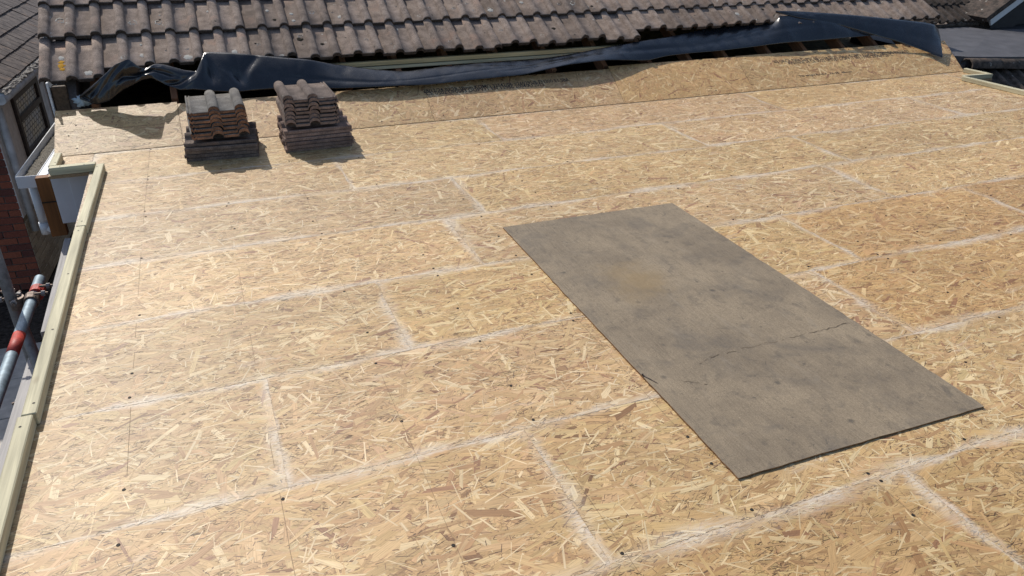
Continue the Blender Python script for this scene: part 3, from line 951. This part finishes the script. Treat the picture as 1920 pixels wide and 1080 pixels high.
# tile local frame: x across (rolls at -.184 and -.029), y along its length from the tail
# lower layer: length along +X, side edge to the front
make_stack('left', 5, (-.166, 4.965 - .0, 0), 0, 7, (.213 - .004, 4.945, 0), R(1.0), M['tile_a'], M['edge_orange'], M['edge_dark'], False, 20)
make_stack('right', 6, (.414, 4.935, 0), 0, 7, (.785, 4.95, 0), R(0), M['tile_b'], M['edge_pink'], M['edge_mid'], True, 60)
# turn the lower layers sideways: rotate about Z so that +y(local) points to +X
for o in COL.objects:
    if o.get('category') == 'roof tile' and 'lower layer' in o['label']:
        left = 'left stack' in o['label']
        z = o.location.z
        jx, jy = o.location.x, o.location.y
        rz = o.rotation_euler.z
        # turned by +90 degrees: the thin interlocking edge (local x = -.34) faces the viewer
        base = R(90) + (R(-5) if left else R(0.5)) + rz
        o.rotation_euler = (0, 0, base)
        o.location = (jx + .437, jy + (.300 if left else .342), z)
    elif o.get('category') == 'roof tile' and 'right stack' in o['label']:
        # upper tiles of the right stack lie the other way round: lip to the right
        o.scale.x = -1
        o.location.x -= .340
# ------------------------------------------------------------------ plywood sheet and nail
def ply_sheet():
    g = random.Random(3)
    W, L, T = 1.015, 1.985, .0055
    nx, ny = 26, 50
    ex = [g.gauss(0, .0011) for _ in range(ny + 1)]
    ex2 = [g.gauss(0, .0011) for _ in range(ny + 1)]
    ey = [g.gauss(0, .0011) for _ in range(nx + 1)]
    ey2 = [g.gauss(0, .0011) for _ in range(nx + 1)]
    vs, fs, mi = [], [], []
    def co(i, j):
        x, y = W * i / nx, L * j / ny
        if i == 0: x += ex[j]
        if i == nx: x += ex2[j]
        if j == 0: y += ey[i]
        if j == ny: y += ey2[i]
        z = .0012 * (abs(2 * x / W - 1) ** 3) * (.3 + .7 * abs(2 * y / L - 1)) + .0012 * math.sin(5 * x + 3 * y)
        return x, y, max(0, z)
    for k in (0, 1):
        for j in range(ny + 1):
            for i in range(nx + 1):
                x, y, z = co(i, j)
                vs.append((x, y, z + (T if k == 0 else 0)))
    off = (nx + 1) * (ny + 1)
    for j in range(ny):
        for i in range(nx):
            a = j * (nx + 1) + i
            fs.append((a, a + 1, a + nx + 2, a + nx + 1)); mi.append(0)
            b = a + off
            fs.append((b, b + nx + 1, b + nx + 2, b + 1)); mi.append(1)
    for i in range(nx):
        a = i; fs.append((a, a + off, a + 1 + off, a + 1)); mi.append(1)
        a = ny * (nx + 1) + i; fs.append((a, a + 1, a + 1 + off, a + off)); mi.append(1)
    for j in range(ny):
        a = j * (nx + 1); fs.append((a, a + nx + 1, a + nx + 1 + off, a + off)); mi.append(1)
        a = j * (nx + 1) + nx; fs.append((a, a + off, a + nx + 1 + off, a + nx + 1)); mi.append(1)
    me = pymesh('plywood_sheet', vs, fs, [M['ply'], M['ply_edge']])
    me.polygons.foreach_set('material_index', mi)
    o = link('plywood_sheet', me, None, (1.283, 1.325, .0025), (0, 0, R(-.55)))
    tag(o, 'weathered grey plywood sheet lying flat on the pale deck', 'plywood sheet')
    # ragged cracks in the face veneer
    for (x0, x1, y0, y1, n) in ((.30, 1.0, .585, .60, 46), (.24, .31, .56, .585, 8), (.10, .19, .50, .44, 8)):
        cv, cf = [], []
        for q in range(n + 1):
            t = q / n
            x = x0 + (x1 - x0) * t
            y = y0 + (y1 - y0) * t + g.gauss(0, .0035)
            w = abs(g.gauss(0, .0010)) + .0003
            z = .0071 + .0012 * (abs(2 * x / W - 1) ** 3) * (.3 + .7 * abs(2 * y / L - 1)) + .0012 * math.sin(5 * x + 3 * y)
            cv += [(x, y - w, z), (x, y + w, z)]
            if q < n and g.random() < .8: cf.append((2 * q, 2 * q + 2, 2 * q + 3, 2 * q + 1))
        link('crack', pymesh('crack', cv, cf, M['crack']), o)
    return o
ply = ply_sheet()
bm = bmesh.new()
bm_tube(bm, (0, 0, .0055), (.062, 0, .0022), .0019, 10, .0014)
bm_tube(bm, (.062, 0, .0022), (.068, 0, .0020), .0014, 10, .0001)
bm_tube(bm, (-.0016, 0, .0056), (.0002, 0, .0055), .0046, 14)
nail = link('nail', bmmesh('nail', bm, M['rust']), None, (1.289, 1.890, .0090), (0, 0, math.atan2(-.058, .024)))
tag(nail, 'single dark nail lying near the left edge of the plywood sheet', 'nail')

# ------------------------------------------------------------------ edge battens
def batten(name, segs, mat, label, axis='y', w=.050, h=.047, z=.0):
    pass
def seg_batten(xa, ya, xb, yb, w, h, mat, label, grp, z=.0005):
    d = Vector((xb - xa, yb - ya, 0))
    L = d.length
    ang = math.atan2(d.y, d.x) - math.pi / 2
    me = box_mesh('edge_batten', (-w / 2, 0, 0), (w / 2, L, h), mat, .0035)
    o = link('edge_batten', me, None, (xa, ya, z), (0, 0, ang))
    tag(o, label, 'batten', grp)
    bm = bmesh.new()
    for q in range(max(2, int(L / .35))):
        c = Vector((random.uniform(-.3, .3) * w, .06 + q * (L - .12) / max(1, int(L / .35) - 1), h + .0006))
        bmesh.ops.create_circle(bm, cap_ends=True, segments=10, radius=.0045, matrix=Matrix.Translation(c))
    link('nail_heads', bmmesh('nail_heads', bm, M['hole']), o)
    return o
GB = 'treated edge battens'
seg_batten(-.712, 0.9, -.708, 2.352, .045, .047, M['green'], 'nearest length of the pale green edge batten on the left', GB, .0020)
seg_batten(-.699, 2.355, -.690, 3.955, .045, .047, M['green'], 'middle length of the pale green edge batten on the left', GB, .0020)
seg_batten(-.686, 3.958, -.668, 4.955, .045, .047, M['green'], 'far length of the pale green edge batten on the left', GB, .0020)
seg_batten(-.945, 4.976, -.695, 4.982, .050, .047, M['green'], 'short green batten turning the corner above the white panel', GB, .0020)
seg_batten(-.930, 5.004, -.926, 5.262, .044, .047, M['green'], 'short green batten stub at the left end of the upstand', GB, .0020)
seg_batten(6.625, 5.045, 6.69, 3.2, .045, .040, M['green'], 'long pale batten along the right edge of the deck', GB, .0020)
seg_batten(6.655, 5.075, 6.985, 5.040, .040, .040, M['green'], 'short pale batten crossing at the right end of the deck', GB, .0020)
seg_batten(6.955, 5.31, 6.975, 5.065, .040, .040, M['green'], 'short pale batten at the right foot of the upstand', GB, .0020)

# ------------------------------------------------------------------ extension under the deck
ext = empty('extension', (0, 0, -2.3))
tag(ext, 'brick extension walls and white fascia carrying the flat deck', 'extension')
link('wall', box_mesh('wall', (-.62, -.4, 0), (-.50, 5.10, 2.3 - .022), M['brick'], 0), ext)
link('wall', box_mesh('wall', (6.40, -.4, 0), (6.52, 5.10, 2.3 - .022), M['brick'], 0), ext)
link('fascia', box_mesh('fascia', (-.700, -.4, 2.3 - .215), (-.685, 4.955, 2.3 - .022), M['old_wood'], 0), ext)
link('end_panel', box_mesh('end_panel', (-.978, 5.105, 2.3 - .36), (-.62, 5.120, 2.3 - .005), M['white'], .002), ext)
link('end_panel_trim', box_mesh('end_panel_trim', (-.88, 5.099, 2.3 - .36), (-.62, 5.1045, 2.3 - .010), M['white'], .001), ext)
link('ear_fascia', box_mesh('ear_fascia', (-.978, 5.1205, 2.3 - .20), (-.965, 5.36, 2.3 - .022), M['white'], .001), ext)
link('post', box_mesh('post', (-1.075, 5.18, 2.3 - .47), (-.983, 5.24, 2.3 - .075), M['brown_post'], .003), ext)
link('post_joint', box_mesh('post_joint', (-1.073, 5.174, 2.3 - .238), (-.985, 5.1795, 2.3 - .232), M['hole'], 0), ext)

# white gutter, capping and downpipe
gut = empty('gutter', (-1.202, 5.331, -.10), None, R(-3.7))
tag(gut, 'white square gutter holding grit beside the left end of the upstand', 'gutter')
def gutter_profile(L):
    bm = bmesh.new()
    pr = [(0, 0), (-.004, 0), (-.002, -.062), (.020, -.075), (.080, -.075), (.112, -.060), (.114, -.005), (.110, -.005), (.108, -.057), (.078, -.070), (.022, -.070), (.003, -.058)]
    A = [bm.verts.new((x, 0, z)) for x, z in pr]
    B = [bm.verts.new((x, L, z)) for x, z in pr]
    n = len(pr)
    for i in range(n):
        j = (i + 1) % n
        bm.faces.new((A[i], A[j], B[j], B[i]))
    bm.faces.new(A); bm.faces.new(B[::-1])
    return bm
link('trough', bmmesh('trough', gutter_profile(1.5), M['white']), gut)
link('stop_end', box_mesh('stop_end', (-.006, -.008, -.077), (.116, -.0005, .002), M['white'], .002), gut)
gs = []
bm = bmesh.new()
bmesh.ops.create_grid(bm, x_segments=8, y_segments=60, size=1)
for v in bm.verts:
    v.co = Vector((.055 + v.co.x * .050, .75 + v.co.y * .745, -.030 + random.uniform(-.007, .007) - .01 * abs(v.co.x)))
link('grit', bmmesh('grit', bm, M['grit'], True), gut)
link('bead', tube_mesh('bead', (-.003, .0, .002), (-.003, 1.5, .002), .004, M['white_dirty'], 8), gut)
# flat white capping between gutter and upstand
bm = bmesh.new()
bm_box(bm, (.125, -.02, -.05), (.262, 1.2, .005), None, .003)
cap = bmmesh('capping', bm, M['white'])
link('capping', cap, gut)
link('capping_ridge', box_mesh('capping_ridge', (.176, -.015, .0055), (.184, 1.2, .0095), M['white'], .001), gut)
link('capping_ridge', box_mesh('capping_ridge', (.205, -.015, .0055), (.213, 1.2, .0095), M['white'], .001), gut)
for yy in (.12, .55, .9):
    link('fixing', tube_mesh('fixing', (.20, yy, .0096), (.20, yy, .012), .006, M['hole'], 10), gut)
bm = bmesh.new()
bm_tube(bm, (.045, .12, -.073), (.045, .12, -.40), .030, 18)
bm_tube(bm, (.045, .12, -.36), (.045, .12, -.44), .035, 18)
bm_tube(bm, (.045, .12, -.41), (.145, .12, -.40), .033, 18)
dp = bmmesh('downpipe', bm, M['white'])
for p in dp.polygons: p.use_smooth = len(p.vertices) == 4
link('downpipe', dp, gut)

# ------------------------------------------------------------------ ground
gr = link('ground', pymesh('ground', [(-60, -40, -2.32), (60, -40, -2.32), (60, 80, -2.32), (-60, 80, -2.32)], [(0, 1, 2, 3)], M['soil']))
gr['kind'] = 'structure'
pav = empty('pavement', (0, 0, -2.316))
tag(pav, None, None, None, 'structure')
for i in range(6):
    for j in range(2):
        s = box_mesh('slab', (0, 0, 0), (.59, .59, .03), M['paving'], .004)
        link('slab', s, pav, (-2.65 + .6 * j, 3.6 + .6 * i if i < 6 else 0, random.uniform(0, .006)), (0, 0, random.gauss(0, .006)))

# ------------------------------------------------------------------ scaffold
led = link('scaffold_tube', tube_mesh('scaffold_tube', (-.925, 3.95, -.20), (-.965, 1.6, -.20), .0242, M['galv'], 24, True))
tag(led, 'horizontal galvanised scaffold tube with red paint band beside the deck', 'scaffold tube', 'scaffold tubes')
rb = tube_mesh('paint_band', (-.9345, 3.385, -.20), (-.9375, 3.215, -.20), .0248, M['red'], 24)
link('paint_band', rb, led)
st = link('scaffold_tube', tube_mesh('scaffold_tube', (-1.010, 3.72, -2.3), (-1.010, 3.72, .14), .0242, M['galv_dark'], 24, True))
tag(st, 'upright weathered scaffold tube at the far left', 'scaffold tube', 'scaffold tubes')
br = link('scaffold_tube', tube_mesh('scaffold_tube', (-.985, 3.66, -.30), (-.905, 3.42, -.62), .0242, M['galv_dark'], 24, True))
tag(br, 'short dark scaffold tube sloping down beneath the red banded tube', 'scaffold tube', 'scaffold tubes')

def coupler(loc, rz, label, mat, arm=None):
    e = empty('scaffold_coupler', loc, None, rz)
    tag(e, label, 'coupler', 'scaffold couplers')
    bm = bmesh.new()
    bm_tube(bm, (0, -.028, 0), (0, .028, 0), .033, 16)
    link('clamp_body', bmmesh('clamp_body', bm, mat), e)
    bm = bmesh.new()
    bm_tube(bm, (0, 0, -.028), (0, 0, .028), .034, 16)
    for v in bm.verts: v.co += Vector((-.060, 0, 0))
    if mat is not M['red']: link('clamp_body', bmmesh('clamp_body', bm, mat), e)
    for (a, b) in (((.020, -.012, .034), (.075, -.012, .030)), ((-.09, .018, .02), (-.15, .018, .018)), ((-.06, -.03, .03), (-.06, -.085, .03))):
        bm = bmesh.new()
        bm_tube(bm, a, b, .0065, 10)
        bo = link('bolt', bmmesh('bolt', bm, M['rust']), e)
        bm = bmesh.new()
        va, vb = Vector(a), Vector(b)
        d = (vb - va).normalized()
        bm_tube(bm, va + d * .028, va + d * .044, .0135, 6)
        link('nut', bmmesh('nut', bm, M['galv_dark']), bo)
    return e
coupler((-.930, 3.72, -.20), R(2), 'steel coupler clamping the upright to the banded tube', M['rust'])
c2 = coupler((-.918, 3.80, -.20), R(-1), 'red clamp near the end of the banded scaffold tube', M['red'])
coupler((-.905, 3.42, -.56), R(20), 'small rusty coupler under the banded tube by the board ends', M['rust'])
# boards on edge next to the deck
bA = link('scaffold_board', box_mesh('scaffold_board', (0, 0, -.22), (.042, 1.22, 0), M['scaf_board'], .003), None, (-.975, 3.86, -.45), (0, 0, R(.7)))
tag(bA, 'grey weathered scaffold board on edge, the far one of two', 'scaffold board', 'scaffold boards on edge')
bB = link('scaffold_board', box_mesh('scaffold_board', (0, 0, -.22), (.050, 2.4, 0), M['scaf_board'], .003), None, (-1.018, 1.28, -.46), (0, 0, R(-.4)))
tag(bB, 'grey weathered scaffold board on edge, the near one of two', 'scaffold board', 'scaffold boards on edge')

# ------------------------------------------------------------------ neighbouring house on the left
nh = empty('brick_house', (-1.95, 8.426, -2.3), None, R(-4.5))
tag(nh, 'brick and white render house across the passage on the left', 'house')
# local frame: +y runs away along the rendered side wall (x = 0 plane), +x towards the viewer's roof
link('wall', box_mesh('wall', (-4.0, .012, 0), (-.012, 7.5, 2.02), M['mortar']), nh)
gw = link('gable_wall', box_mesh('gable_wall', (-4.0, .004, 0), (-.004, .0115, 2.0), M['mortar']), nh)
BW, BH = .215, .065
brick_me = box_mesh('brick', (0, 0, 0), (BW, .012, BH), M['brick'], .002)
half_me = box_mesh('brick', (0, 0, 0), (BW / 2 - .005, .012, BH), M['brick'], .002)
for c in range(26):
    z = .005 + c * .075
    x = -.003
    k = 0
    if c % 2:
        x -= BW / 2 - .005
        link('brick', half_me, gw, (x, -.0085, z)); x -= .010
    while x > -1.15:
        x -= BW
        link('brick', brick_me, gw, (x, -.0085 + random.uniform(-.002, .001), z))
        x -= .010
sw = link('side_wall', box_mesh('side_wall', (-.0115, .013, 0), (-.004, 7.5, .80), M['cream_mortar']), nh)
cb = box_mesh('brick', (0, 0, 0), (.010, BW, BH), M['cream'], .002)
ch = box_mesh('brick', (0, 0, 0), (.010, BW / 2 - .005, BH), M['cream'], .002)
for c in range(10):
    z = .005 + c * .075
    y = .002
    if c % 2:
        link('brick', ch, sw, (-.0065, y, z)); y += BW / 2 + .005
    while y < 1.9:
        link('brick', cb, sw, (-.0065, y, z))
        y += BW + .010
link('render_coat', box_mesh('render_coat', (-.0115, -.001, .8005), (.006, .66, 2.02), M['render'], .002), nh)
link('render_coat', box_mesh('render_coat', (-.0115, .6605, .8005), (.006, 1.70, 1.24), M['render'], 0), nh)
link('render_coat', box_mesh('render_coat', (-.0115, .6605, 1.872), (.006, 1.70, 2.02), M['render'], 0), nh)
link('render_coat', box_mesh('render_coat', (-.0115, 1.7005, .8005), (.006, 7.5, 2.02), M['render'], 0), nh)
win = empty('window', (.046, .66, 1.24), nh)
fm = bmesh.new()
wy, wz = 1.04, .632
bm_box(fm, (-.05, 0, 0), (-.008, wy, .055)); bm_box(fm, (-.05, 0, wz - .055), (-.008, wy, wz))
bm_box(fm, (-.05, 0, .0555), (-.008, .06, wz - .0555)); bm_box(fm, (-.05, wy - .09, .0555), (-.008, wy, wz - .0555))
bm_box(fm, (-.048, .0605, .355), (-.006, wy - .0905, .415))
link('frame', bmmesh('frame', fm, M['frame_brown']), win)
for za, zb in ((.056, .3545), (.4155, wz - .056)):
    link('pane', box_mesh('pane', (-.045, .061, za), (-.038, wy - .091, zb), M['glass']), win)
    cm = bmesh.new()
    nrow = int((zb - za) / .052)
    for q in range(1, nrow + 1):
        bm_box(cm, (-.0375, .062, za + q * .052 - .0025), (-.035, wy - .092, za + q * .052 + .0025))
    for q in range(1, 9):
        for r_ in range(nrow + 1):
            yy = .062 + (q + .5 * (r_ % 2)) * .098
            z0_, z1_ = za + r_ * .052 + .003, min(zb, za + (r_ + 1) * .052) - .003
            if yy < wy - .095 and z1_ > z0_: bm_box(cm, (-.0372, yy - .0022, z0_), (-.0352, yy + .0022, z1_))
    link('lead_cames', bmmesh('lead_cames', cm, M['lead_cames']), win)
link('sill', box_mesh('sill', (-.01, -.02, -.05), (.06, wy + .02, -.001), M['frame_brown'], .003), win)
link('jamb_strip', box_mesh('jamb_strip', (.0065, 1.72, .80), (.012, 1.94, 2.0), M['white_dirty'], .001), nh)
link('black_pipe', tube_mesh('black_pipe', (.06, 2.12, 0), (.06, 2.12, 1.94), .055, M['black_pipe'], 16), nh)
link('black_hopper', box_mesh('black_hopper', (.012, 2.0, 1.83), (.13, 2.24, 2.0), M['black_pipe'], .01), nh)
# white downpipe at the corner
link('corner_pipe', tube_mesh('corner_pipe', (.05, .10, .62), (.05, .10, 1.95), .036, M['white_dirty'], 18), nh)
# roof of many small tiles, pitched up away from the eaves
ez = 2.10
link('fascia', box_mesh('fascia', (.10, -.15, 1.93), (.118, 7.5, 2.085), M['white_dirty'], .002), nh)
link('soffit', box_mesh('soffit', (-.003, -.15, 2.021), (.0995, 7.5, 2.03), M['white_dirty'], 0), nh)
link('eaves_gutter', tube_mesh('eaves_gutter', (.165, -.15, 2.03), (.165, 7.5, 2.03), .045, M['white_dirty'], 14), nh)
nroof = empty('roof', (.15, 0, ez), nh)
nroof.rotation_euler = (0, R(33), 0)      # local -x runs up the slope
link('roof_deck_boards', box_mesh('roof_deck_boards', (-4.6, -.12, -.05), (-.02, 7.5, -.022), M['old_wood'], 0), nroof)
bm = bmesh.new()
gq = random.Random(2)
for rI in range(22):
    off = .5 * (rI % 2)
    nT = 44
    for q in range(nT):
        y0 = -.10 + (q + off) * .168
        x0 = -rI * .20
        mt = Matrix.Translation((x0, y0, .004 + gq.uniform(0, .004))) @ Matrix.Rotation(R(-4.2) + gq.gauss(0, .008), 4, 'Y')
        bm_box(bm, (-.27, .004, 0), (gq.uniform(-.004, .004), .160, .016), mt)
rtm = link('roof_tiles', bmmesh('roof_tiles', bm, M['slate_tile']), nroof)
rtm['kind'] = 'stuff'
# crusty pale verge along the eaves
bm = bmesh.new()
bmesh.ops.create_grid(bm, x_segments=6, y_segments=160, size=1)
for v in bm.verts:
    v.co = Vector((.030 + v.co.x * .035 + random.uniform(-.008, .008), 3.6 + v.co.y * 3.7, .014 - .012 * abs(v.co.x) + random.uniform(-.008, .006)))
link('eaves_crust', bmmesh('eaves_crust', bm, M['grit_pale']), nroof)

# ------------------------------------------------------------------ neighbouring roofs on the right
rh = empty('neighbouring_roof', (7.1, 5.5, -2.3))
tag(rh, 'mossy tiled roof with flat lead valley beyond the right end of the deck', 'roof')
def rl(x, y, z): return (x - 7.1, y - 5.5, z + 2.3)
lead_poly = [(7.02, 5.66), (7.2, 5.50), (8.6, 5.42), (11, 5.4), (11, 6.6), (9.05, 6.70), (8.95, 7.02), (7.6, 7.06), (7.02, 6.9)]
bm = bmesh.new()
def lz(x, y): return .10 - .05 * max(0, (x - 7.2)) * (1 if y < 6 else .2)
va = [bm.verts.new(rl(x, y, lz(x, y))) for x, y in lead_poly]
vb = [bm.verts.new(rl(x, y, lz(x, y) - .10)) for x, y in lead_poly]
bm.faces.new(va); bm.faces.new(vb[::-1])
for i in range(len(va)):
    j = (i + 1) % len(va)
    bm.faces.new((va[i], vb[i], vb[j], va[j]))
link('lead_flat', bmmesh('lead_flat', bm, M['lead']), rh)
link('wall', box_mesh('wall', rl(7.25, 5.62, -2.3), rl(11, 9.5, -.06), M['mortar']), rh)
# mossy ridge tiles along the front of the lead
for i in range(7):
    bm = bmesh.new()
    n = 12
    A, B, A2, B2 = [], [], [], []
    for q in range(n + 1):
        t = math.pi * q / n
        for (lst, x, rr) in ((A, 0, .085), (B, .43, .085), (A2, 0, .068), (B2, .43, .068)):
            jj = random.uniform(-.004, .004)
            lst.append(bm.verts.new((x + jj, -(rr + jj) * math.cos(t), (rr + jj) * math.sin(t))))
    for q in range(n):
        bm.faces.new((A[q], A[q + 1], B[q + 1], B[q])); bm.faces.new((A2[q + 1], A2[q], B2[q], B2[q + 1]))
        bm.faces.new((A[q + 1], A[q], A2[q], A2[q + 1])); bm.faces.new((B[q], B[q + 1], B2[q + 1], B2[q]))
    link('ridge_tile', bmmesh('ridge_tile', bm, M['moss'], True), rh, rl(7.16 + i * .435, 5.46 - i * .012, .012 - i * .028), (0, R(3.6), R(-1.6)))
# tiled slope falling towards the viewer below that ridge
mt_me = tile_mesh('tile', [M['moss'], M['tile_tail']], False, False, .003, 33)
PL = R(32)
for c in range(4):
    for k in range(9):
        dv = -.40 - c * .34
        link('tile', mt_me, rh, rl(7.40 + k * .31, 5.46 + dv * math.cos(PL), -.03 + dv * math.sin(PL) + .001 * k), (PL - tilt, 0, R(random.uniform(-.4, .4))))
# tiles rising behind the lead
ft_me = tile_mesh('tile', [M['moss'], M['tile_tail']], False, False, .003, 35)
for c in range(5):
    for k in range(11):
        dv = c * .33
        o = link('tile', ft_me, rh, rl(7.75 + k * .26, 7.02 + dv * math.cos(R(28)), .125 + dv * math.sin(R(28)) + .0008 * k), (R(28) - tilt, 0, random.gauss(0, .006)))
        o.scale.x = .84
link('valley_debris', box_mesh('valley_debris', rl(7.6, 6.985, .085), rl(9.2, 7.03, .125), M['soil'], .01), rh)
# dormer verge with white barge board
dm = empty('dormer', (9.3, 6.9, 0.0))
tag(dm, 'dark dormer with a white barge board at the upper right corner', 'dormer')
ang = math.atan2(.23, .22)
def slanted(name, x0, x1, zlo, zhi, ylo, yhi, mat):
    bm = bmesh.new()
    bm_box(bm, (x0, ylo, zlo), (x1, yhi, zhi), Matrix.Rotation(-R(31), 4, 'Y'), .004)
    return link(name, bmmesh(name, bm, mat), dm)
slanted('barge_board', .0, 2.6, .115, .215, -.03, .0, M['white'])
slanted('verge_tiles', -.08, 2.6, .2205, .285, -.06, .6, M['moss'])
slanted('cladding', .02, 2.6, -.16, .1145, .004, .10, M['dark_clad'])
link('cheek', box_mesh('cheek', (-.06, -.25, .02), (3.0, .60, .06), M['dark_clad'], .004), dm)
link('front', box_mesh('front', (.22, .11, .0605), (3.0, .60, .45), M['dark_clad'], .004), dm)
print('screws', nscrew, 'tris', sum(len(o.data.polygons) * 2 for o in COL.objects if o.type == 'MESH'))
